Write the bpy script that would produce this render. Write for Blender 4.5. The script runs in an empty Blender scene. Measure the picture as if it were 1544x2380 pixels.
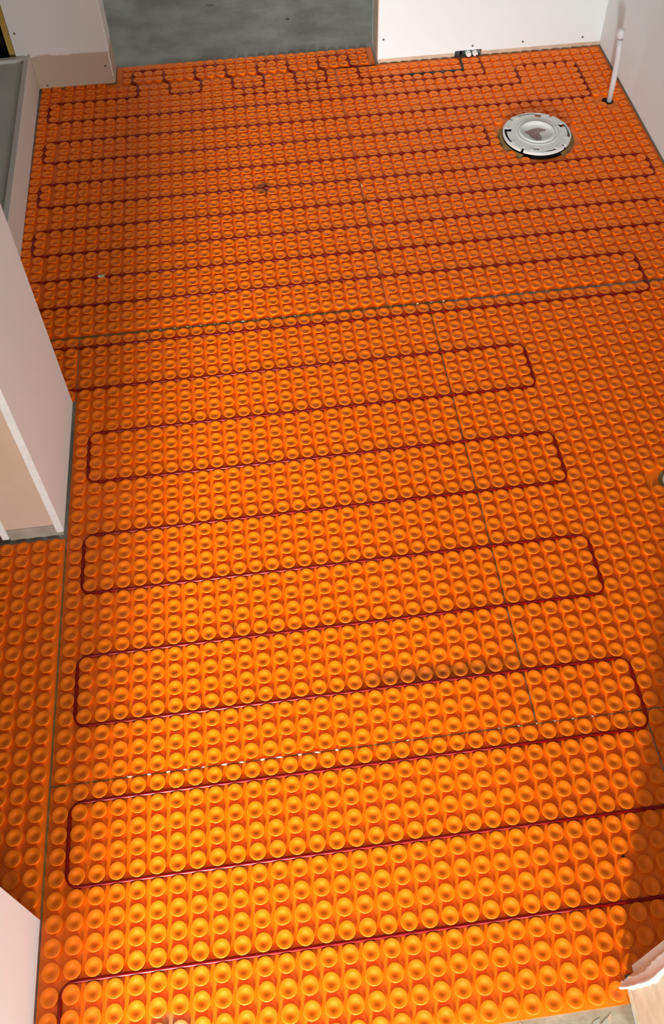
import bpy, bmesh, math, random
from mathutils import Vector, Matrix
from mathutils.geometry import tessellate_polygon

sc = bpy.context.scene
COL = sc.collection
P = 0.0306                       # stud pitch of the uncoupling mat, metres
UP = 0.3                         # row offset of the sheets beyond the first cross seam
random.seed(7)

# ------------------------------------------------------------------ camera
def cam_matrix(loc, yaw, pitch, roll):
    f = Vector((math.sin(yaw)*math.cos(pitch), math.cos(yaw)*math.cos(pitch), -math.sin(pitch)))
    r = Vector((math.cos(yaw), -math.sin(yaw), 0))
    d = f.cross(r)
    r2 = math.cos(roll)*r + math.sin(roll)*d
    d2 = -math.sin(roll)*r + math.cos(roll)*d
    m = Matrix((r2, -d2, -f)).transposed().to_4x4()
    m.translation = Vector(loc)
    return m
cd = bpy.data.cameras.new('camera')
co = bpy.data.objects.new('camera', cd)
COL.objects.link(co)
co.matrix_world = cam_matrix((0.38798, -0.26717, 1.60717), 0.103463, 0.869515, 0.024978)
cd.sensor_fit = 'VERTICAL'
cd.sensor_height = 24.0
cd.lens = 2237.93/2380*24.0
cd.shift_x = (772-781.4)/2380
cd.shift_y = (862.0-1190)/2380
cd.clip_start = 0.02
sc.camera = co

# ------------------------------------------------------------------ light and exposure
w = bpy.data.worlds.new('world'); sc.world = w
w.use_nodes = True
bg = w.node_tree.nodes['Background']
bg.inputs['Color'].default_value = (0.93, 0.97, 1.0, 1)
bg.inputs['Strength'].default_value = 0.68

def area(name, loc, target, sx, sy, power, color):
    ld = bpy.data.lights.new(name, 'AREA')
    ld.shape = 'RECTANGLE'; ld.size = sx; ld.size_y = sy
    ld.energy = power; ld.color = color
    o = bpy.data.objects.new(name, ld); COL.objects.link(o)
    o.location = loc
    o.rotation_euler = (Vector(target)-Vector(loc)).to_track_quat('-Z', 'Y').to_euler()
    return o
# daylight through the glazed entrance behind the camera
key = area('daylight_from_entrance', (-5.2*P, -72*P, 0.85), (4*P, 20*P, 0.0), 0.15, 0.9, 24.5, (0.95, 0.975, 1.0))
key.data.spread = math.radians(54)
# added fill lamp, right and behind the camera, to brighten the left walls
area('fill_lamp_left_walls', (43*P, -75*P, 0.80), (-2*P, 28*P, 0.35), 0.55, 0.8, 62, (0.94, 0.98, 1.0))

sc.view_settings.view_transform = 'Standard'
sc.view_settings.look = 'None'
sc.view_settings.gamma = 1.0
sc.view_settings.use_curve_mapping = False
sc.view_settings.exposure = 0.0

# ------------------------------------------------------------------ materials
def mat(name, color, rough=0.6, spec=0.5, noise=None, bump=None, metal=0.0):
    """noise = (scale, color2, lo, hi, detail); bump = (scale, strength, distance)"""
    m = bpy.data.materials.new(name); m.use_nodes = True
    nt = m.node_tree; b = nt.nodes['Principled BSDF']
    b.inputs['Base Color'].default_value = (*color, 1)
    b.inputs['Roughness'].default_value = rough
    b.inputs['Specular IOR Level'].default_value = spec
    b.inputs['Metallic'].default_value = metal
    tc = nt.nodes.new('ShaderNodeTexCoord')
    if noise:
        n = nt.nodes.new('ShaderNodeTexNoise')
        n.inputs['Scale'].default_value = noise[0]; n.inputs['Detail'].default_value = noise[4]
        nt.links.new(tc.outputs['Object'], n.inputs['Vector'])
        r = nt.nodes.new('ShaderNodeMapRange')
        r.inputs['From Min'].default_value = noise[2]; r.inputs['From Max'].default_value = noise[3]
        nt.links.new(n.outputs['Fac'], r.inputs['Value'])
        mx = nt.nodes.new('ShaderNodeMix'); mx.data_type = 'RGBA'
        mx.inputs['A'].default_value = (*color, 1); mx.inputs['B'].default_value = (*noise[1], 1)
        nt.links.new(r.outputs['Result'], mx.inputs['Factor'])
        nt.links.new(mx.outputs['Result'], b.inputs['Base Color'])
    if bump:
        n = nt.nodes.new('ShaderNodeTexNoise'); n.inputs['Scale'].default_value = bump[0]
        n.inputs['Detail'].default_value = 4
        nt.links.new(tc.outputs['Object'], n.inputs['Vector'])
        bp = nt.nodes.new('ShaderNodeBump'); bp.inputs['Strength'].default_value = bump[1]
        bp.inputs['Distance'].default_value = bump[2]
        nt.links.new(n.outputs['Fac'], bp.inputs['Height'])
        nt.links.new(bp.outputs['Normal'], b.inputs['Normal'])
    return m

def layer(m, builder):
    """overlay: builder(nt, basecolor_socket) -> new colour socket"""
    nt = m.node_tree; b = nt.nodes['Principled BSDF']
    s = b.inputs['Base Color']
    if s.is_linked:
        src = s.links[0].from_socket
    else:
        rgb = nt.nodes.new('ShaderNodeRGB'); rgb.outputs[0].default_value = s.default_value
        src = rgb.outputs[0]
    nt.links.new(builder(nt, src), s)

def spots(pts):
    """irregular dirt marks on the mat: (x, y, rx, ry, colour, amount) in world metres"""
    def build(nt, src):
        geo = nt.nodes.new('ShaderNodeNewGeometry')
        nz = nt.nodes.new('ShaderNodeTexNoise'); nz.inputs['Scale'].default_value = 70
        nz.inputs['Detail'].default_value = 5
        nt.links.new(geo.outputs['Position'], nz.inputs['Vector'])
        for (x, y, rx, ry, c, amt) in pts:
            sub = nt.nodes.new('ShaderNodeVectorMath'); sub.operation = 'SUBTRACT'
            sub.inputs[1].default_value = (x, y, 0)
            nt.links.new(geo.outputs['Position'], sub.inputs[0])
            mul = nt.nodes.new('ShaderNodeVectorMath'); mul.operation = 'MULTIPLY'
            mul.inputs[1].default_value = (1/rx, 1/ry, 0)
            nt.links.new(sub.outputs[0], mul.inputs[0])
            ln = nt.nodes.new('ShaderNodeVectorMath'); ln.operation = 'LENGTH'
            nt.links.new(mul.outputs[0], ln.inputs[0])
            ad = nt.nodes.new('ShaderNodeMath'); ad.operation = 'ADD'
            nt.links.new(ln.outputs['Value'], ad.inputs[0]); nt.links.new(nz.outputs['Fac'], ad.inputs[1])
            mr = nt.nodes.new('ShaderNodeMapRange')
            mr.inputs['From Min'].default_value = 1.45; mr.inputs['From Max'].default_value = 0.9
            mr.inputs['To Max'].default_value = amt
            nt.links.new(ad.outputs[0], mr.inputs['Value'])
            mx = nt.nodes.new('ShaderNodeMix'); mx.data_type = 'RGBA'
            mx.inputs['B'].default_value = (*c, 1)
            nt.links.new(mr.outputs['Result'], mx.inputs['Factor']); nt.links.new(src, mx.inputs['A'])
            src = mx.outputs['Result']
        return src
    return build

M = {}
M['orange'] = mat('orange_polypropylene', (0.96, 0.18, 0.0), 0.35, 0.34)
layer(M['orange'], spots([
    (20.2*P, 12.5*P, 6.6*P, 0.55*P, (0.20, 0.055, 0.010), 0.6),     # grey scuff along one row of studs
    (13.6*P, 56.3*P, 0.9*P, 1.0*P, (0.10, 0.05, 0.012), 0.75),    # dark smear
    (5.0*P, -2.35*P, 1.3*P, 0.7*P, (0.42, 0.22, 0.09), 0.75),      # dried thinset smear at the front edge
    (8.85*P, 16.7*P, 0.6*P, 0.3*P, (0.25, 0.06, 0.012), 0.5),
]))
M['cable'] = mat('red_cable_sheath', (0.22, 0.0015, 0.001), 0.30, 0.28)
M['lead'] = mat('black_lead', (0.012, 0.012, 0.012), 0.35, 0.5)
M['drywall'] = mat('drywall_paper', (0.77, 0.83, 0.81), 0.75, 0.25, (3.0, (0.785, 0.81, 0.785), 0.35, 0.7, 3), (60, 0.06, 0.002))
M['gypsum'] = mat('gypsum_core', (0.88, 0.86, 0.80), 0.85, 0.2, (60, (0.80, 0.76, 0.69), 0.45, 0.75, 4), (120, 0.3, 0.002))
M['wood'] = mat('stud_lumber', (0.62, 0.45, 0.30), 0.7, 0.3, (9, (0.70, 0.50, 0.38), 0.35, 0.7, 5), (80, 0.15, 0.002))
M['plate'] = mat('weathered_plate_wood', (0.46, 0.40, 0.31), 0.8, 0.2, (30, (0.34, 0.29, 0.22), 0.4, 0.7, 5), (90, 0.3, 0.002))
M['palewood'] = mat('pale_plate_wood', (0.62, 0.47, 0.33), 0.75, 0.25, (40, (0.5, 0.37, 0.25), 0.4, 0.75, 4))
M['yellowwood'] = mat('yellow_stud_wood', (0.50, 0.30, 0.06), 0.7, 0.3, (14, (0.40, 0.22, 0.04), 0.35, 0.7, 4))
M['concrete'] = mat('grey_cement_floor', (0.215, 0.205, 0.165), 0.8, 0.3, (9, (0.34, 0.33, 0.285), 0.36, 0.66, 9), (60, 0.25, 0.003))
M['thinset'] = mat('grey_thinset', (0.30, 0.19, 0.06), 0.85, 0.2, (60, (0.18, 0.12, 0.04), 0.4, 0.7, 5))
M['residue'] = mat('white_thinset', (0.72, 0.66, 0.50), 0.7, 0.3)
M['tray'] = mat('grey_shower_tray', (0.50, 0.50, 0.44), 0.6, 0.35, (8, (0.57, 0.56, 0.50), 0.35, 0.7, 5), (50, 0.1, 0.002))
M['curb'] = mat('curb_face', (0.72, 0.66, 0.58), 0.7, 0.3, (6, (0.76, 0.68, 0.60), 0.35, 0.7, 3))
M['curbtop'] = mat('curb_edge', (0.60, 0.55, 0.50), 0.6, 0.3)
M['pvc'] = mat('white_pvc', (0.80, 0.80, 0.75), 0.32, 0.5)
M['strip'] = mat('bare_plate_edge', (0.66, 0.57, 0.40), 0.8, 0.2, (60, (0.55, 0.46, 0.31), 0.4, 0.75, 4))
M['dark'] = mat('painted_void_shade', (0.015, 0.013, 0.011), 0.8, 0.2)  # near-black that stands in for shade inside cavities and gaps
M['stain'] = mat('brown_primer_stain', (0.30, 0.17, 0.155), 0.4, 0.5, (60, (0.45, 0.33, 0.31), 0.45, 0.7, 5))
M['steel'] = mat('screw_head', (0.10, 0.09, 0.08), 0.5, 0.4)
M['pex'] = mat('white_pipe', (0.66, 0.64, 0.62), 0.4, 0.5)
M['paper'] = mat('torn_paper', (0.93, 0.96, 0.97), 0.8, 0.2, (40, (0.88, 0.88, 0.86), 0.45, 0.75, 5), (150, 0.4, 0.002))
M['black'] = mat('black_plastic', (0.02, 0.02, 0.02), 0.5, 0.4)
M['box'] = mat('galvanised_box', (0.12, 0.13, 0.13), 0.45, 0.5)
M['osb'] = mat('osb_board', (0.27, 0.22, 0.14), 0.8, 0.2, (25, (0.42, 0.36, 0.26), 0.35, 0.7, 6), (80, 0.4, 0.003))
M['strand'] = [mat('osb_strand_pale', (0.56, 0.52, 0.42), 0.75, 0.25, (50, (0.48, 0.44, 0.34), 0.4, 0.7, 5)),
               mat('osb_strand_tan', (0.50, 0.37, 0.24), 0.75, 0.25, (50, (0.48, 0.38, 0.26), 0.4, 0.7, 5)),
               mat('osb_strand_grey', (0.34, 0.33, 0.27), 0.75, 0.25, (50, (0.38, 0.36, 0.29), 0.4, 0.7, 5))]
layer(M['concrete'], spots([
    (18.1*P, 83.4*P, 0.28*P, 0.28*P, (0.02, 0.02, 0.018), 0.95),    # dark chip in the cement
    (15.6*P, 85.6*P, 1.0*P, 0.5*P, (0.38, 0.37, 0.31), 0.6),
    (10.2*P, 87.4*P, 0.6*P, 0.4*P, (0.06, 0.06, 0.05), 0.7),
    (21.0*P, 78.5*P, 3.0*P, 0.5*P, (0.36, 0.35, 0.31), 0.45),
    (6.0*P, 78.2*P, 4.0*P, 0.6*P, (0.36, 0.34, 0.29), 0.45),
]))
# drywall of the pier: the lowest band is bare brown paper under a ragged primer line
M['pierwall'] = mat('part_primed_drywall', (0.70, 0.68, 0.63), 0.75, 0.25, (3.0, (0.74, 0.69, 0.65), 0.35, 0.7, 3), (60, 0.06, 0.002))
def pier_band(nt, src):
    geo = nt.nodes.new('ShaderNodeNewGeometry')
    sep = nt.nodes.new('ShaderNodeSeparateXYZ'); nt.links.new(geo.outputs['Position'], sep.inputs[0])
    nz = nt.nodes.new('ShaderNodeTexNoise'); nz.inputs['Scale'].default_value = 22; nz.inputs['Detail'].default_value = 5
    nt.links.new(geo.outputs['Position'], nz.inputs['Vector'])
    ma = nt.nodes.new('ShaderNodeMath'); ma.operation = 'MULTIPLY_ADD'
    nt.links.new(nz.outputs['Fac'], ma.inputs[0]); ma.inputs[1].default_value = 0.03
    nt.links.new(sep.outputs['Z'], ma.inputs[2])
    mr = nt.nodes.new('ShaderNodeMapRange')
    mr.inputs['From Min'].default_value = 0.128; mr.inputs['From Max'].default_value = 0.122
    nt.links.new(ma.outputs[0], mr.inputs['Value'])
    mx = nt.nodes.new('ShaderNodeMix'); mx.data_type = 'RGBA'
    mx.inputs['B'].default_value = (0.50, 0.38, 0.28, 1)
    nt.links.new(mr.outputs['Result'], mx.inputs['Factor']); nt.links.new(src, mx.inputs['A'])
    return mx.outputs['Result']
layer(M['pierwall'], pier_band)

# ------------------------------------------------------------------ helpers
def link(name, me, parent=None, m=None, loc=None):
    o = bpy.data.objects.new(name, me); COL.objects.link(o)
    if m is not None and me is not None:
        me.materials.append(m)
    if parent is not None:
        o.parent = parent
    if loc is not None:
        o.location = loc
    return o
def from_bm(name, bm, m, parent=None, loc=None, smooth=False):
    bmesh.ops.recalc_face_normals(bm, faces=bm.faces)
    me = bpy.data.meshes.new(name); bm.to_mesh(me); bm.free()
    if smooth:
        me.polygons.foreach_set('use_smooth', [True]*len(me.polygons))
    return link(name, me, parent, m, loc)
def bx(bm, x0, x1, y0, y1, z0, z1):
    r = bmesh.ops.create_cube(bm, size=1.0)
    for v in r['verts']:
        v.co = Vector((x0+(v.co.x+.5)*(x1-x0), y0+(v.co.y+.5)*(y1-y0), z0+(v.co.z+.5)*(z1-z0)))
    return r['verts']
def box(name, x0, x1, y0, y1, z0, z1, m, parent=None, bevel=0.0):
    bm = bmesh.new(); bx(bm, x0, x1, y0, y1, z0, z1)
    if bevel:
        bmesh.ops.bevel(bm, geom=list(bm.edges), offset=bevel, segments=2, affect='EDGES')
    return from_bm(name, bm, m, parent)
def ubox(name, u0, u1, v0, v1, z0, z1, m, parent=None, bevel=0.0):
    return box(name, u0*P, u1*P, v0*P, v1*P, z0, z1, m, parent, bevel)
def tag(o, label, cat, group=None):
    o['label'] = label; o['category'] = cat
    if group: o['group'] = group
    return o
def struct(o, label=None):
    o['kind'] = 'structure'
    if label: o['label'] = label
    return o
def lathe(name, prof, seg, m, parent=None, loc=None, smooth=True):
    bm = bmesh.new(); rings = []
    for r, z in prof:
        if r < 1e-7: rings.append([bm.verts.new((0, 0, z))])
        else: rings.append([bm.verts.new((r*math.cos(2*math.pi*i/seg), r*math.sin(2*math.pi*i/seg), z)) for i in range(seg)])
    for a, b in zip(rings, rings[1:]):
        for i in range(seg):
            j = (i+1) % seg
            if len(a) == 1: bm.faces.new((a[0], b[i], b[j]))
            elif len(b) == 1: bm.faces.new((a[i], a[j], b[0]))
            else: bm.faces.new((a[i], a[j], b[j], b[i]))
    return from_bm(name, bm, m, parent, loc, smooth)
def tube(name, pts, r, m, parent=None, seg=10):
    """sweep a circle along a polyline of Vectors"""
    bm = bmesh.new(); rings = []
    n = len(pts)
    for i, p in enumerate(pts):
        a = pts[max(i-1, 0)]; b = pts[min(i+1, n-1)]
        t = (b-a).normalized()
        s = t.cross(Vector((0, 0, 1)))
        if s.length < 1e-4: s = Vector((1, 0, 0))
        s.normalize(); q = s.cross(t)
        rings.append([bm.verts.new(p + r*(math.cos(2*math.pi*k/seg)*s + math.sin(2*math.pi*k/seg)*q)) for k in range(seg)])
    for a, b in zip(rings, rings[1:]):
        for k in range(seg):
            bm.faces.new((a[k], a[(k+1) % seg], b[(k+1) % seg], b[k]))
    bm.faces.new(rings[0]); bm.faces.new(rings[-1])
    return from_bm(name, bm, m, parent, smooth=True)
def fillet(pts, rad, n=6):
    out = [pts[0]]
    for i in range(1, len(pts)-1):
        p0, p1, p2 = pts[i-1], pts[i], pts[i+1]
        a = p0-p1; b = p2-p1
        r = min(rad, a.length*.49, b.length*.49)
        a.normalize(); b.normalize()
        s = p1+a*r; e = p1+b*r
        for k in range(n+1):
            t = k/n
            out.append((1-t)**2*s + 2*t*(1-t)*p1 + t*t*e)
    out.append(pts[-1])
    return out

# ------------------------------------------------------------------ the setting
H = 2.4
ff = box('floor', -1.6, 2.2, -3.95*P, 3.6, -0.08, -0.0012, M['concrete'])
struct(ff, 'grey cement subfloor, bare beyond the orange matting')

DT = 0.0127                       # drywall thickness
def screws(parent, pts):
    me = None
    for (x, y, z, ax) in pts:
        if me is None:
            o = lathe('screw', [(0, .0008), (.0024, .0008), (.0034, 0), (.0034, -.002)], 8, M['steel'], parent); me = o.data
        else:
            o = link('screw', me, parent)
        o.location = (x, y, z)
        o.rotation_euler = {'-y': (math.pi/2, 0, 0), '+x': (0, math.pi/2, 0), '-x': (0, -math.pi/2, 0)}[ax]

def wall_empty(name, loc, label):
    e = bpy.data.objects.new(name, None); COL.objects.link(e); e.location = (0, 0, 0)
    e['kind'] = 'structure'; e['label'] = label
    return e

# far wall right of the opening (faces the camera)
VB = 73.75
wb = wall_empty('wall_back', None, 'white drywall wall right of the opening, behind the toilet flange')
XA, XB = 26.1*P, 48.3*P
YB = VB*P
n0, n1 = 33.7*P, 36.35*P          # notch for the wiring box
bm = bmesh.new()
bx(bm, XA, n0, YB, YB+DT, .015, H); bx(bm, n0, n1, YB, YB+DT, .021, H); bx(bm, n1, XB, YB, YB+DT, .015, H)
from_bm('drywall_sheet', bm, M['drywall'], wb)
bm = bmesh.new()
bx(bm, XA+.001, n0, YB+.002, YB+.095, -.001, .04); bx(bm, n1, XB, YB+.002, YB+.095, -.001, .04)
from_bm('bottom_plate', bm, M['palewood'], wb)
box('end_stud', XA-.0008, XA+.038, YB+DT, YB+.102, 0.0, H, M['plate'], wb)
box('drywall_edge', XA-.002, XA, YB-.0002, YB+DT+.001, .012, H, M['wood'], wb)
box('rear_sheet', XA, XB, YB+.102, YB+.115, .0, H, M['drywall'], wb)
screws(wb, [(26.6*P, YB, .078, '-y'), (40.4*P, YB, .034, '-y'), (46.4*P, YB, .033, '-y'), (35.4*P, YB, .034, '-y')])

# far wall left of the opening
VP = 74.0; YP = VP*P
wp = wall_empty('wall_back.001', None, 'far drywall pier left of the opening, bare brown along its foot')
bm = bmesh.new(); bx(bm, -7.75*P, 0.62*P, YP, YP+DT, .006, H); from_bm('drywall_sheet', bm, M['pierwall'], wp)
bm = bmesh.new(); bx(bm, -7.75*P, 0.55*P, YP+.003, YP+.095, 0, .04); from_bm('bottom_plate', bm, M['yellowwood'], wp)
box('corner_bead', 0.60*P, 0.66*P, YP-.0015, YP+.0015, .03, H, M['gypsum'], wp)
box('return_sheet', 0.62*P, 0.74*P, YP+.001, YP+.085, .006, H, M['pierwall'], wp)
box('rear_sheet', -7.75*P, 0.62*P, YP+.09, YP+.102, .0, H, M['drywall'], wp)
box('end_stud', -8.4*P, -7.77*P, YP+DT, YP+.10, 0, H, M['yellowwood'], wp)
screws(wp, [(0.1*P, YP, .062, '-y'), (-5.68*P, YP, .014, '-y'), (-7.3*P, YP, .184, '-y'), (-2.0*P, YP, .30, '-y')])

# unfinished framing further left: black sheet paints the cavity's shade behind open studs
wc = wall_empty('wall_back.002', None, 'unfinished stud wall behind the shower tray, dark cavity')
box('cavity_shade_sheet', -34*P, -8.4*P, YP+.09, YP+.10, 0, H, M['dark'], wc)
for k, uu in enumerate((-21.5, -34.8)):
    box('stud', uu*P, (uu+1.25)*P, YP+DT, YP+.09, 0, H, M['yellowwood'], wc)

# right wall
wr = wall_empty('wall_right', None, 'right drywall wall behind the pipe')
UR = 48.25
bm = bmesh.new(); bx(bm, UR*P, UR*P+DT, -3.0*P, YB+.002, .007, H); from_bm('drywall_sheet', bm, M['drywall'], wr)
bm = bmesh.new(); bx(bm, UR*P+.003, UR*P+.09, -3.0*P, YB+.11, 0, .04); from_bm('bottom_plate', bm, M['plate'], wr)
box('rear_sheet', UR*P+.09, UR*P+.103, -3.0*P, YB+.11, 0, H, M['drywall'], wr)

# front wall right of the entrance the photograph is taken from
wf = wall_empty('wall_front', None, 'jamb of the entrance in the lower right corner, pale wood')
box('jamb_stud', 26.05*P, 28.0*P, -6.9*P, -3.05*P, .0125, H, M['palewood'], wf)
box('bottom_plate', 26.0*P, 48.2*P, -6.85*P, -3.1*P, 0, .0125, M['strip'], wf)
box('drywall_sheet', 26.4*P, 48.2*P, -3.05*P, -3.05*P+DT, .012, H, M['drywall'], wf)
box('front_sheet', 26.4*P, 48.2*P, -6.9*P-DT, -6.9*P, .012, H, M['drywall'], wf)

# near left wall
UL = -1.16
wl = wall_empty('wall_left', None, 'near left drywall wall with its end beside the hall doorway')
box('drywall_sheet', UL*P-DT, UL*P, -30*P, 2.77*P, .004, H, M['drywall'], wl)
box('end_stud', -4.5*P, UL*P-DT, 1.3*P, 2.7*P, 0, H, M['wood'], wl)
box('rear_sheet', -5.0*P, -4.55*P, -30*P, 2.77*P, .004, H, M['drywall'], wl)

# stub partition between the doorway and the shower
ws = wall_empty('wall_left.001', None, 'short partition of two drywall sheets on a bare stud')
V0, V1 = 24.3, 34.6
box('drywall_sheet', -1.62*P, -1.2*P, V0*P, V1*P, .0145, H, M['drywall'], ws, .0008)
box('drywall_sheet', -5.02*P, -4.6*P, V0*P, V1*P, .008, H, M['drywall'], ws, .0008)
o = box('paper_face', -1.63*P, -1.2*P-.0004, V0*P-.0006, V0*P, .0147, H, M['gypsum'], ws)
o = box('paper_face', -5.01*P, -4.61*P, V0*P-.0006, V0*P, .0082, H, M['gypsum'], ws)
box('stud', -4.6*P, -1.62*P, (V0+.05)*P, (V0+1.3)*P, .0385, H, M['wood'], ws)
box('stud', -4.6*P, -1.62*P, (V1-1.3)*P, (V1-.05)*P, .0385, H, M['wood'], ws)
box('bottom_plate', -4.58*P, -1.3*P, (V0+.02)*P, (V1-.02)*P, 0, .0385, M['plate'], ws, .001)

# unseen wall and header added behind the camera to block light; the ceiling
we = struct(box('wall_front.001', -35*P, -1.2*P, -30.8*P, -30*P, 0, H, M['drywall']), 'unseen wall added to block light left of the entrance opening, behind the camera')
wh = struct(box('wall_front.002', -1.2*P, 60*P, -30.8*P, -30*P, 2.03, H, M['drywall']), 'unseen header added above the entrance opening to cut high light, behind the camera')
ce = struct(box('ceiling', -35.2*P, 60*P, -31*P, 110.5*P, H, H+.02, M['drywall']), 'drywall ceiling above the frame')
# outer walls of the hall and shower, out of frame
wo = struct(box('wall_left.002', -35.2*P, -34.8*P, -30*P, 78*P, 0, H, M['drywall']), 'outer left drywall wall, out of frame')
wd = struct(box('wall_back.003', -8.4*P, 60*P, 110*P, 110.5*P, 0, H, M['drywall']), 'wall of the dark room beyond the opening')

# ------------------------------------------------------------------ osb board under the entrance
ob = ubox('subfloor_board', -1.1, 25.98, -34, -3.951, -.0125, -.00115, M['osb'])
tag(ob, 'strand board subfloor showing below the front edge of the orange matting', 'floor board')
strand_me = []
for k in range(3):
    bm = bmesh.new()
    n = 6; L = .055; W = .013
    top = []
    for i in range(n):
        a = 2*math.pi*i/n
        top.append((L*.5*math.cos(a)*random.uniform(.75, 1.1), W*.5*math.sin(a)*random.uniform(.8, 1.3)))
    lo = [bm.verts.new((x, y, 0)) for x, y in top]; hi = [bm.verts.new((x*.97, y*.95, .0006)) for x, y in top]
    bm.faces.new(hi); bm.faces.new(lo[::-1])
    for i in range(n): bm.faces.new((lo[i], lo[(i+1) % n], hi[(i+1) % n], hi[i]))
    bmesh.ops.recalc_face_normals(bm, faces=bm.faces)
    me = bpy.data.meshes.new('strand'); bm.to_mesh(me); bm.free(); me.materials.append(M['strand'][k])
    strand_me.append(me)
for k in range(110):
    o = link('strand', random.choice(strand_me), ob)
    o.location = (random.uniform(17.5, 25.2)*P, random.uniform(-6.2, -4.65)*P, -.00115+.0001*random.randint(0, 4))
    o.rotation_euler = (0, 0, random.gauss(1.0, .7)); s = random.uniform(.45, .95); o.scale = (s, s*random.uniform(.8, 1.3), 1)

# ------------------------------------------------------------------ orange mat sheets
def stud_mesh(seg, prof):
    bm = bmesh.new(); rings = []
    for r, z in prof:
        r *= P
        if r < 1e-7: rings.append([bm.verts.new((0, 0, z))])
        else: rings.append([bm.verts.new((r*math.cos(2*math.pi*(i+.5)/seg), r*math.sin(2*math.pi*(i+.5)/seg), z)) for i in range(seg)])
    for a, b in zip(rings, rings[1:]):
        for i in range(seg):
            j = (i+1) % seg
            if len(b) == 1: bm.faces.new((a[i], a[j], b[0]))
            else: bm.faces.new((a[i], a[j], b[j], b[i]))
    me = bpy.data.meshes.new('stud'); bm.to_mesh(me); bm.free()
    me.polygons.foreach_set('use_smooth', [True]*len(me.polygons))
    me.materials.append(M['orange'])
    return me
PROF = [(.400, 0), (.398, .0022), (.420, .0044), (.432, .0053), (.420, .0059), (.385, .0060), (.260, .0056), (.180, .0045), (.09, .0032), (0, .0029)]
STUD = stud_mesh(16, PROF)
STUD_FAR = stud_mesh(12, [PROF[i] for i in (0, 1, 3, 4, 5, 6, 7, 8, 9)])
cam_xy = Vector((0.388, -0.267, 1.607))

FL = (38.27, 59.95)              # toilet flange centre (u, v)
HOLE_R = 3.12
holes = [(FL[0], FL[1], HOLE_R), (46.25, 64.5, .55), (37.75, 23.2, 0.95)]

def plate_mesh(outline, hs):
    z0, z1 = -.0011, 0.0
    loops = [[Vector((u*P, v*P, 0)) for u, v in outline]]
    for (hu, hv, r) in hs:
        n = 40
        loops.append([Vector(((hu+r*math.cos(2*math.pi*i/n))*P, (hv+r*math.sin(2*math.pi*i/n))*P, 0)) for i in range(n)])
    tris = tessellate_polygon(loops)
    flat = [v for l in loops for v in l]
    bm = bmesh.new()
    hi = [bm.verts.new((v.x, v.y, z1)) for v in flat]; lo = [bm.verts.new((v.x, v.y, z0)) for v in flat]
    for t in tris:
        try:
            bm.faces.new([hi[i] for i in t]); bm.faces.new([lo[i] for i in reversed(t)])
        except ValueError: pass
    k = 0
    for l in loops:
        n = len(l)
        for i in range(n):
            a, b = k+i, k+(i+1) % n
            bm.faces.new((hi[a], hi[b], lo[b], lo[a]))
        k += n
    bmesh.ops.recalc_face_normals(bm, faces=bm.faces)
    me = bpy.data.meshes.new('mat'); bm.to_mesh(me); bm.free(); me.materials.append(M['orange'])
    return me

def sheet(outline, us, vs, label, skip=None):
    """outline polygon (u,v); us, vs stud centre coordinates"""
    hs = [h for h in holes if min(p[0] for p in outline) < h[0]-h[2] and h[0]+h[2] < max(p[0] for p in outline)
          and min(p[1] for p in outline) < h[1]-h[2] and h[1]+h[2] < max(p[1] for p in outline)]
    base = link('floor_mat', plate_mesh(outline, hs))
    tag(base, label, 'floor mat', 'orange studded mat sheets on the floor')
    pts = []
    for v in vs:
        for u in us:
            if any(math.hypot(u-h[0], v-h[1]) < h[2]+.34 for h in holes): continue
            if skip and skip(u, v): continue
            pts.append((u, v))
    pts.sort(key=lambda q: (Vector((q[0]*P, q[1]*P, 0))-cam_xy).length)
    for (u, v) in pts[:300]:
        o = bpy.data.objects.new('stud', STUD); COL.objects.link(o)
        o.parent = base; o.location = (u*P, v*P, 0)
    rest = pts[300:]
    if rest:
        src = STUD_FAR
        sv = [tuple(x.co) for x in src.vertices]; sp = [tuple(x.vertices) for x in src.polygons]
        V = []; F = []
        for (u, v) in rest:
            k = len(V)
            V.extend((x+u*P, y+v*P, z) for x, y, z in sv)
            F.extend(tuple(i+k for i in f) for f in sp)
        me = bpy.data.meshes.new('stud_field'); me.from_pydata(V, [], F); me.materials.append(M['orange'])
        me.polygons.foreach_set('use_smooth', [True]*len(me.polygons))
        o = link('stud_field', me, base); o['kind'] = 'stuff'
    # fine moulded ribs running up the sheet between the columns of studs
    bm = bmesh.new()
    pad = .5
    du = (us[1]-us[0]) if len(us) > 1 else 1
    v_lo, v_hi = min(vs)-pad, max(vs)+pad
    for u in list(us)[1:]:
        uu = u-du/2
        segs = [(v_lo, v_hi)]
        for h in holes:
            if abs(uu-h[0]) < h[2]+.1:
                c = math.sqrt((h[2]+.1)**2-(uu-h[0])**2); ns = []
                for a, b in segs:
                    if h[1]-c > a and h[1]+c < b: ns += [(a, h[1]-c), (h[1]+c, b)]
                    else: ns.append((a, b))
                segs = ns
        for a, b in segs:
            w_ = .05*P
            x = uu*P
            q = [bm.verts.new(c) for c in ((x-w_, a*P, 0), (x, a*P, .0006), (x+w_, a*P, 0), (x-w_, b*P, 0), (x, b*P, .0006), (x+w_, b*P, 0))]
            bm.faces.new((q[0], q[1], q[4], q[3])); bm.faces.new((q[1], q[2], q[5], q[4]))
    if len(bm.faces):
        o = from_bm('moulded_rib', bm, M['orange'], base); o['kind'] = 'stuff'
    else: bm.free()
    return base
def rng(a, b, s=0.0): return [i+.5+s for i in range(a, b)]
def rect(a, b, c, d): return [(a, c), (b, c), (b, d), (a, d)]
S = -.15
G = .04                           # half gap at a seam
sheet(rect(-1.09, 25-G, 9+G, 41), rng(-1, 25), rng(9, 41), 'large orange studded mat sheet in the middle of the floor, right of the partition')
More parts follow.
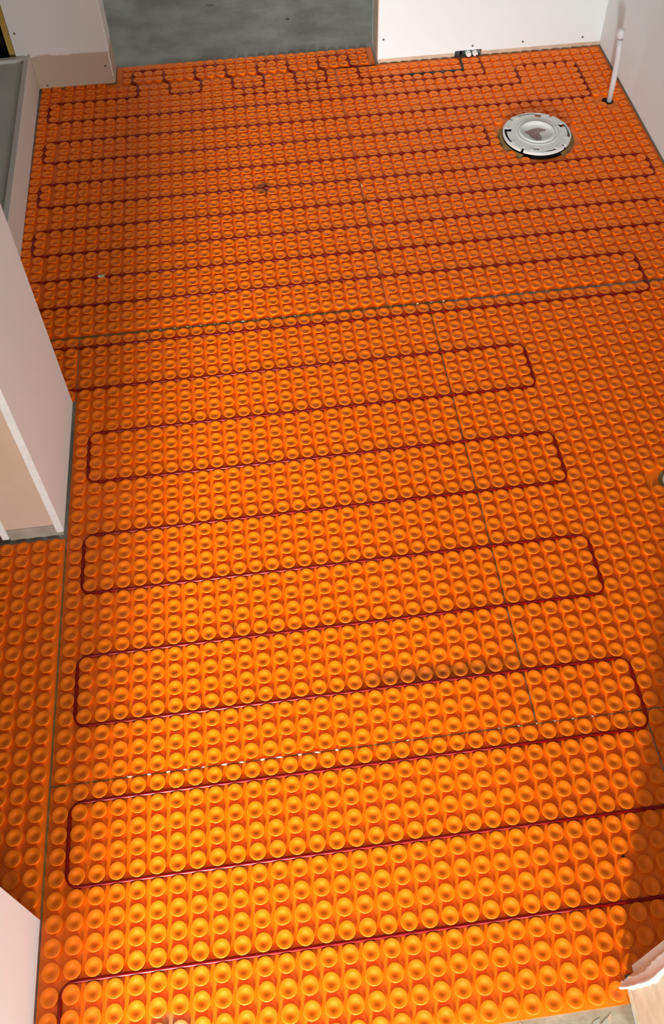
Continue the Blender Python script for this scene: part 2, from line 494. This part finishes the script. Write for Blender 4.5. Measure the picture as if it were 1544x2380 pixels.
sheet(rect(25+G, 48.05, 9+G, 41), rng(25, 48), rng(9, 41), 'orange studded mat sheet right of the middle lengthwise seam')
FRONT = [(-1.09, -4.03), (25.92, -4.03), (25.92, -2.9), (31-G, -2.9), (31-G, 9-G), (-1.09, 9-G)]
sheet(FRONT, rng(-1, 31), rng(-4, 9), 'orange studded mat sheet along the bottom, front edge on strand board', skip=lambda u, v: u > 26 and v < -2.6)
sheet(rect(31+G, 48.05, -2.9, 9-G), rng(31, 48), rng(-2, 9), 'shadowed orange studded mat sheet at the lower right frame edge')
sheet(rect(-9.3, -1.18, -2, 24.05), [-1.75-i for i in range(7)], [i+.7 for i in range(-2, 24)][:-1]+[23.6], 'orange studded mat sheet in the hall doorway, left of the long seam')
sheet(rect(-9.3, -5.3, 24.15, 36), [-5.75-i for i in range(3)], [i+.65 for i in range(24, 35)], 'narrow orange studded mat strip left of the partition')
sheet(rect(-6.2, -1.16, 35.1, 41), [-1.65-i for i in range(5)], rng(35, 41, .05), 'small orange studded mat piece behind the partition')
sheet([(-4+S-.2+.012, 41+UP-.05), (22+S-.012, 41+UP-.05), (22+S-.012, 73+UP), (.74, 73+UP), (.74, 73.97), (-4+S-.2+.012, 73.97)], rng(-4, 22, S), rng(41, 74, UP), 'orange studded mat sheet at the far centre, below the zigzag cable', skip=lambda u, v: v > 73.3 and u > .3)
sheet(rect(22+S+.012, 48.2, 41+UP-.05, 73.66), rng(22, 48), rng(41, 73, UP), 'orange studded mat sheet around the white toilet flange')
sheet(rect(-6.3, -4.35-.012, 41+UP-.05, 73.97), rng(-6, -4, -.35), rng(41, 74, UP), 'narrow orange studded mat strip beside the shower curb')
sheet(rect(.78, 25.85, 73.5, 76.8), rng(1, 25, .32), [74.13+i for i in range(3)], 'orange studded mat strip in the opening to the grey concrete')

# thinset showing in the seams
def seam(pts, wd, z0, label):
    bm = bmesh.new()
    prev = None
    for (u, v) in pts:
        pass
    (u0, v0), (u1, v1) = pts
    d = Vector((u1-u0, v1-v0, 0)).normalized(); n = Vector((-d.y, d.x, 0))*wd
    L = math.hypot(u1-u0, v1-v0); k = int(L*2)
    a = []; b = []
    for i in range(k+1):
        t = i/k; c = Vector((u0+(u1-u0)*t, v0+(v1-v0)*t, 0))
        h = z0 + random.uniform(-.0003, .0003)
        a.append(bm.verts.new(((c.x+n.x)*P, (c.y+n.y)*P, h))); b.append(bm.verts.new(((c.x-n.x)*P, (c.y-n.y)*P, h)))
    for i in range(k): bm.faces.new((a[i], a[i+1], b[i+1], b[i]))
    o = from_bm('seam_thinset', bm, M['thinset']); o['kind'] = 'stuff'
    tag(o, label, 'thinset', 'thinset lines in the mat seams')
seam(((-1.135, 2.8), (-1.135, 24)), .05, .0006, 'line of grey thinset in the seam at the hall doorway')
seam(((25, 9), (25, 41)), G, .0002, 'line of grey thinset in the lengthwise seam of the middle sheet')
seam(((-1, 9), (31, 9)), G, .0002, 'line of grey thinset in the cross seam nearest the camera')
seam(((-4, 41.1), (26.5, 41.1)), G+.04, .0002, 'line of grey thinset in the cross seam at mid floor')
seam(((22+S, 41.3), (22+S, 56)), .02, .0006, 'line of grey thinset in the far lengthwise seam')
# white crumbs along the two cross seams
bm = bmesh.new()
def crumb(u, v, a, b):
    m_ = Matrix.Translation((u*P, v*P, .0017)) @ Matrix.Rotation(random.uniform(-.2, .2), 4, 'Z') @ Matrix.Diagonal((a, b, .0016, 1))
    bmesh.ops.create_icosphere(bm, subdivisions=1, radius=1, matrix=m_)
for k in range(3, 15): crumb(k+random.uniform(-.1, .1), 9.0, random.uniform(.003, .0075), random.uniform(.0012, .002))
for k in (17.9, 22.9, 24, 25, 26, 27, 28.1): crumb(k, 9.0, random.uniform(.002, .004), .0012)
for k in range(4, 17): crumb(k+S+random.uniform(-.1, .1), 41.12, random.uniform(.002, .0055), random.uniform(.001, .0017))
for k in (24.2, 25.3, 26.2): crumb(k, 41.12, .004, .0015)
for k in (45.4, 48.7): crumb(22+S, k, .0014, .004)
crumb(22.1+S, 55.6, .002, .008)
o = from_bm('thinset_crumbs', bm, M['residue'], smooth=True); o['kind'] = 'stuff'
tag(o, 'white thinset crumbs squeezed up along the mat seams', 'thinset')

# ------------------------------------------------------------------ red heating cable
CZ = .0032; CR = .0029
def r_(v): return v+UP if v > 41 else v
def up(l): return [Vector((u*P, r_(v)*P, CZ)) for u, v in l]
LE = -5.35
path = [(0, -3.6), (0, 0), (36, 0), (36, 4), (0, 4), (0, 8), (31, 8), (31, 12), (0, 12), (0, 16), (31, 16), (31, 20), (0, 20), (0, 24),
        (31, 24), (31, 28), (0, 28), (0, 32), (31, 32), (31, 36), (-5.15, 36), (-5.15, 40), (42, 40), (42, 44), (LE, 44), (LE, 47),
        (46.5, 47), (46.5, 50), (LE, 50), (LE, 53), (47, 53), (47, 56), (LE, 56), (LE, 59), (34, 59), (34, 62), (LE, 62), (LE, 65),
        (45, 65), (45, 70.9), (39.05, 70.9), (39.05, 69.5), (39.05, 68), (LE, 68), (LE, 71)]
x0 = 2.8
zig = [(2.85, 2.3, 5.3, 5.85), (8.85, 8.3, 11.3, 11.85), (14.85, 14.35, 17.35, 17.85), (20.87, 20.35, 23.35, 24.0)]
for (a, b, c, d) in zig:
    path += [(a, 71), (a, 73.05), (b, 73.35), (b, 75.35), (c, 75.35), (c, 73.35), (d, 73.05), (d, 71)]
path += [(28.6, 71)]
cb = tube('heating_cable', fillet(up(path), .75*P, 6), CR, M['cable'])
tag(cb, 'long red heating cable winding in loops across the orange matting', 'cable')
ld = tube('cold_lead', fillet(up([(28.4, 71), (34.15, 71), (34.15, 73.05)])[:2]+[Vector((34.15*P, 73.1*P, CZ)), Vector((34.35*P, 74.0*P, .010))], .5*P, 5), .0033, M['lead'], cb)
ld['label'] = 'black cold lead running up to the wall box'
# marker tag on the cable
tg = bpy.data.objects.new('cable_tag', None)
bm = bmesh.new(); bx(bm, .02*P, .53*P, 47.17*P, 47.43*P, .0061, .0066)
tgo = from_bm('cable_tag', bm, M['residue'], cb); tgo['label'] = 'small white tag'
bpy.data.objects.remove(tg)
bm = bmesh.new(); bx(bm, .25*P, .28*P, 47.27*P, 47.42*P, .0066, .00675); bx(bm, .25*P, .34*P, 47.27*P, 47.29*P, .0066, .00675)
from_bm('printed_mark', bm, M['steel'], tgo)

sw = tube('sensor_wire', fillet(up([(12.3, 70), (36.05, 70), (36.05, 71.3)])+[Vector((35.9*P, 72.9*P, CZ)), Vector((35.75*P, 74.0*P, .010))], .6*P, 5), .0022, M['cable'])
tag(sw, 'thin dark red floor sensor wire between the zigzag and the first long cable run', 'wire')

# ------------------------------------------------------------------ wiring box at the foot of the back wall
jb = bpy.data.objects.new('wiring_box', None); COL.objects.link(jb); jb.location = (35*P, YB+.02, 0)
tag(jb, 'small dark wiring box let into the foot of the white back wall', 'wiring box')
def rel(o, par):
    o.parent = par; o.matrix_parent_inverse = Matrix.Translation(par.location).inverted(); return o
bm = bmesh.new()
bx(bm, n0+.001, n1-.001, YB+.028, YB+.030, .0005, .04)
bx(bm, n0+.001, n0+.003, YB+.013, YB+.028, .0005, .04); bx(bm, n1-.003, n1-.001, YB+.013, YB+.028, .0005, .04)
bx(bm, n0+.003, n1-.003, YB+.013, YB+.028, .038, .04)
rel(from_bm('box_shell', bm, M['box']), jb)
for k, uu in enumerate((35.05, 35.72)):
    bm = bmesh.new()
    c = bmesh.ops.create_cone(bm, cap_ends=True, segments=14, radius1=.0085, radius2=.0085, depth=.016, matrix=Matrix.Translation((uu*P, YB+.006, .0105)) @ Matrix.Rotation(math.pi/2, 4, 'X'))
    bmesh.ops.create_cone(bm, cap_ends=True, segments=14, radius1=.0062, radius2=.0072, depth=.007, matrix=Matrix.Translation((uu*P, YB-.005, .0100)) @ Matrix.Rotation(math.pi/2, 4, 'X'))
    rel(from_bm('cable_connector', bm, M['pvc'], smooth=False), jb)
bm = bmesh.new(); bx(bm, 36.0*P, 36.25*P, YB-.0005, YB+.012, .010, .0205)
rel(from_bm('knockout_tab', bm, M['box']), jb)

# ------------------------------------------------------------------ toilet flange
fl = bpy.data.objects.new('toilet_flange', None); COL.objects.link(fl); fl.location = (FL[0]*P, FL[1]*P, 0)
tag(fl, 'white plastic toilet flange with capped centre, set in a dark cutout of the orange mat', 'toilet flange')
R0 = 3.0*P                      # outer radius
zt = .0195
# ring with four diagonal slits and four curved slots, built from polar cells
bm = bmesh.new()
N = 144
radii = [1.62*P, 2.0*P, 2.26*P, 2.66*P, 2.86*P, 3.0*P]
def open_cell(i, j):
    a = (360.0*(i+.5)/N) % 360
    rm = (radii[j]+radii[j+1])/2
    for s in (50, 130, 230, 310):                         # radial slits through the rim
        if abs(a-s) < 2.6 and j >= 3: return True
    for c, half in ((90, 22), (270, 22), (0, 22), (180, 22)):     # curved bolt slots, wider at one end
        d = (a-c+180) % 360-180
        if abs(d) < half and j == 3: return True
        if j == 2 and half-13 < (d if c in (0, 90) else -d) < half and c in (0, 180): return True
        if j == 2 and half-12 < -d < half and c in (90, 270): return True
    return False
vt = {}
def gv(i, j, top):
    key = (i % N, j, top)
    if key not in vt:
        a = 2*math.pi*i/N; r = radii[j]
        z = zt if top else (zt-.0025 if j < 4 else zt-.0085)
        if top and j == 5: z -= .0018
        vt[key] = bm.verts.new((r*math.cos(a), r*math.sin(a), z))
    return vt[key]
cells = {(i, j) for i in range(N) for j in range(5) if not open_cell(i, j)}
for (i, j) in cells:
    bm.faces.new((gv(i, j, 1), gv(i, j+1, 1), gv(i+1, j+1, 1), gv(i+1, j, 1)))
    bm.faces.new((gv(i+1, j, 0), gv(i+1, j+1, 0), gv(i, j+1, 0), gv(i, j, 0)))
    if ((i-1) % N, j) not in cells: bm.faces.new((gv(i, j, 0), gv(i, j+1, 0), gv(i, j+1, 1), gv(i, j, 1)))
    if ((i+1) % N, j) not in cells: bm.faces.new((gv(i+1, j, 1), gv(i+1, j+1, 1), gv(i+1, j+1, 0), gv(i+1, j, 0)))
    if (i, j-1) not in cells: bm.faces.new((gv(i+1, j, 0), gv(i, j, 0), gv(i, j, 1), gv(i+1, j, 1)))
    if (i, j+1) not in cells: bm.faces.new((gv(i, j+1, 0), gv(i+1, j+1, 0), gv(i+1, j+1, 1), gv(i, j+1, 1)))
rel_loc = lambda o: o
from_bm('flange_ring', bm, M['pvc'], fl)
lathe('hub', [(1.05*P, -.001), (2.0*P, -.001), (2.0*P, .010), (1.66*P, .0115)], 48, M['pvc'], fl)
cap = lathe('knockout_cap', [(1.66*P, .017), (1.60*P, .0215), (1.50*P, .0240), (1.42*P, .0235), (1.33*P, .0185), (1.20*P, .0150), (.8*P, .0140), (0, .0138)], 48, M['pvc'], fl)
# raised collar around the cap
lathe('collar', [(1.98*P, zt-.001), (1.86*P, zt+.0022), (1.72*P, zt+.0015), (1.64*P, zt-.002)], 48, M['pvc'], fl)
# brown primer stain on the cap
bm = bmesh.new()
out = [(-.78, .32), (-.45, .42), (-.1, .55), (.25, .62), (.5, .45), (.75, .33), (.62, .2), (.3, .22), (.15, -.05), (.25, -.45), (.1, -.72), (-.25, -.7), (-.45, -.4), (-.55, 0)]
vs_ = [bm.verts.new((x*P*1.3, y*P*1.3, .0148)) for x, y in out]
f_ = bm.faces.new(vs_)
e_ = bmesh.ops.extrude_face_region(bm, geom=[f_])
for v in e_['geom']:
    if isinstance(v, bmesh.types.BMVert): v.co.z += .0004; v.co.x *= .96; v.co.y *= .96
bmesh.ops.triangulate(bm, faces=[f for f in bm.faces if len(f.verts) > 4])
st = from_bm('primer_stain', bm, M['stain'], cap); st['label'] = 'brown primer stain on the white cap'
# bolt lugs
bolt = None
for a in (22, 62, 118, 158, 205, 245, 295, 335):
    if bolt is None:
        bolt = lathe('screw_boss', [(.0055, zt-.001), (.0055, zt+.0006), (.0045, zt+.0012), (.0025, zt+.0012), (.0022, zt+.0002), (0, zt+.0002)], 12, M['pvc'], fl); b = bolt
    else: b = link('screw_boss', bolt.data, fl)
    rr = 2.6*P; b.location = (rr*math.cos(math.radians(a)), rr*math.sin(math.radians(a)), 0)
# black disc painting the shade in the gap around the flange
gp = lathe('flange_gap_shade', [(0, -.0009), (2.2*P, -.0009), (HOLE_R*P-.0004, -.0009)], 40, M['dark'], fl, smooth=False)
gp['label'] = 'black disc painted as the shade in the gap below the flange'
bm = bmesh.new()
n = 20
for i in range(n):
    pass
ang = [math.radians(150+i*4) for i in range(22)]
a_ = [bm.verts.new(((3.02*P)*math.cos(t), (3.02*P)*math.sin(t), .006)) for t in ang]
b_ = [bm.verts.new(((3.40*P)*math.cos(t), (3.40*P)*math.sin(t), .0005)) for t in ang]
c_ = [bm.verts.new(((2.9*P)*math.cos(t), (2.9*P)*math.sin(t), -.0005)) for t in ang]
for i in range(len(ang)-1):
    bm.faces.new((a_[i], a_[i+1], b_[i+1], b_[i])); bm.faces.new((c_[i], c_[i+1], a_[i+1], a_[i]))
from_bm('mortar_smear', bm, M['thinset'], fl)
bm = bmesh.new()
ang = [math.radians(-60+i*5) for i in range(15)]
a_ = [bm.verts.new(((2.95*P)*math.cos(t), (2.95*P)*math.sin(t), .004)) for t in ang]
b_ = [bm.verts.new(((3.36*P)*math.cos(t), (3.36*P)*math.sin(t), .0006)) for t in ang]
c_ = [bm.verts.new(((2.85*P)*math.cos(t), (2.85*P)*math.sin(t), -.0005)) for t in ang]
for i in range(len(ang)-1):
    bm.faces.new((a_[i], a_[i+1], b_[i+1], b_[i])); bm.faces.new((c_[i], c_[i+1], a_[i+1], a_[i]))
from_bm('mortar_smear', bm, M['thinset'], fl)

# ------------------------------------------------------------------ water pipe in the corner
pp = bpy.data.objects.new('water_pipe', None); COL.objects.link(pp); pp.location = (46.4*P, 64.5*P, 0)
tag(pp, 'white capped water pipe standing by the right wall', 'pipe')
tube('pipe', [Vector((0, 0, -.001)), Vector((-.001, 0, .07)), Vector((-.004, 0, .14)), Vector((-.0095, 0, .195))], .0077, M['pex'], pp, 14)
cp = lathe('end_cap', [(.0076, .1965), (.0105, .199), (.0112, .206), (.0108, .217), (.0085, .2225), (.0045, .225), (0, .2255)], 16, M['pex'], pp, (-.0115, 0, 0))
lathe('crimp_ring', [(.0072, .194), (.0082, .1945), (.0082, .1975), (.0072, .198)], 14, M['box'], pp, (-.0098, 0, 0))
rg = lathe('floor_cutout', [(0, -.0009), (.55*P, -.0009)], 24, M['dark'], pp, (-.15*P, 0, 0), False)  # black disc paints the shade in the hole around the pipe

# grey patch in the cutout at the right frame edge
gb = bpy.data.objects.new('drain_pipe', None); COL.objects.link(gb); gb.location = (37.75*P, 23.2*P, 0)
tag(gb, 'grey pipe stub in a mat cutout at the right frame edge', 'pipe')
lathe('pipe_wall', [(.70*P, -.001), (.70*P, .0095), (.60*P, .0098), (.58*P, -.001)], 28, M['tray'], gb)
lathe('cutout_bed', [(0, -.0008), (.95*P, -.0008)], 28, M['thinset'], gb, None, False)

# ------------------------------------------------------------------ shower tray with curb at the far left
tr = bpy.data.objects.new('shower_tray', None); COL.objects.link(tr); tr.location = (-6.4*P, 50*P, 0)
tag(tr, 'grey shower tray with a pinkish curb in the far left corner', 'shower tray')
def cu(v): return -6.23-.3*(v-51)/23       # foot line of the curb, slightly out of square
def prism(name, prof, v0, v1, m):
    """extrude a (du, z) profile along the curb"""
    bm = bmesh.new()
    a = [bm.verts.new(((cu(v0)+d)*P, v0*P, z)) for d, z in prof]; b = [bm.verts.new(((cu(v1)+d)*P, v1*P, z)) for d, z in prof]
    n = len(prof)
    for i in range(n): bm.faces.new((a[i], a[(i+1) % n], b[(i+1) % n], b[i]))
    bm.faces.new(a); bm.faces.new(b)
    return rel(from_bm(name, bm, m), tr)
TH = .115
va, vb = 36.0, 73.9
prism('curb_panel', [(0, 0), (0, TH-.004), (-.06, TH-.002), (-.42, TH-.002), (-.42, 0)], va, vb, M['curb'])
prism('curb_edge', [(-.02, TH-.0035), (-.05, TH), (-.46, TH), (-.55, TH-.003), (-.55, TH-.02), (-.40, TH-.02), (-.40, TH-.0035)], va, vb-.35, M['curbtop'])
prism('curb_core', [(-.43, 0), (-.43, TH-.010), (-2.0, TH-.010), (-2.0, 0)], va, vb-.02, M['tray'])
bm = bmesh.new()
bx(bm, -34.7*P, -7.0*P, va*P, 73.36*P, .0, TH-.009)
rel(from_bm('tray_floor', bm, M['tray']), tr)
bm = bmesh.new()
bx(bm, -34.7*P, -6.95*P, 73.35*P, 73.9*P, 0, TH+.001)
bmesh.ops.bevel(bm, geom=list(bm.edges), offset=.0015, segments=2, affect='EDGES')
rel(from_bm('rear_flange', bm, M['curbtop']), tr)
prism('caulk_joint', [(.04, 0), (.04, TH+.003), (-.12, TH+.003), (-.12, 0)], 73.9, 74.0, M['plate'])

# ------------------------------------------------------------------ torn paper on the jamb, chip on the mat
bm = bmesh.new()
# (u, v, z) stations along the torn strip, from the tip over the mat up the jamb corner
stn = [((25.70, -3.20, .014), (25.62, -3.40, .008)),
       ((25.93, -3.12, .022), (25.60, -3.55, .030)),
       ((25.97, -3.15, .036), (25.60, -3.66, .060)),
       ((25.97, -3.27, .073), (25.60, -3.76, .090)),
       ((25.97, -3.25, .124), (25.60, -3.89, .122)),
       ((25.97, -3.17, .176), (25.58, -4.07, .172)),
       ((25.97, -3.16, .230), (25.60, -4.05, .237)),
       ((25.97, -3.12, .330), (25.72, -3.85, .330))]
rows = []
NS = 9
for k in range(len(stn)-1):
    for s in range(4):
        t = s/4
        a = Vector(stn[k][0]).lerp(Vector(stn[k+1][0]), t); b = Vector(stn[k][1]).lerp(Vector(stn[k+1][1]), t)
        row = []
        for j in range(NS):
            q = j/(NS-1)
            c = a.lerp(b, q)
            lim = min(1, .25+k/2)
            bulge = (.22*math.sin(math.pi*q/.6) if q < .6 else -.26*math.sin(math.pi*(q-.6)/.4))*lim + random.uniform(-.07, .07)*lim
            jit = random.uniform(-.09, .09) if j in (0, NS-1) else random.uniform(-.02, .02)
            row.append(bm.verts.new((min(c.x+bulge, 25.985)*P, (c.y+jit)*P, c.z+random.uniform(-.003, .003))))
        rows.append(row)
for a, b in zip(rows, rows[1:]):
    for j in range(NS-1): bm.faces.new((a[j], a[j+1], b[j+1], b[j]))
o = from_bm('torn_paper', bm, M['paper'], smooth=True)
md = o.modifiers.new('thick', 'SOLIDIFY'); md.thickness = .0009
md2 = o.modifiers.new('sub', 'SUBSURF'); md2.levels = 1; md2.render_levels = 1
tag(o, 'white torn drywall paper hanging off the jamb in the lower right corner', 'paper')

bm = bmesh.new()
bmesh.ops.create_icosphere(bm, subdivisions=1, radius=1, matrix=Matrix.Translation((27.55*P, 2.0*P, .0022)) @ Matrix.Rotation(.25, 4, 'Z') @ Matrix.Diagonal((.0036, .0020, .0022, 1)))
for v in bm.verts: v.co += Vector((random.uniform(-.0004, .0004), random.uniform(-.0004, .0004), 0))
tag(from_bm('debris_chip', bm, M['black']), 'tiny black chip lying between studs near the lower right', 'debris')
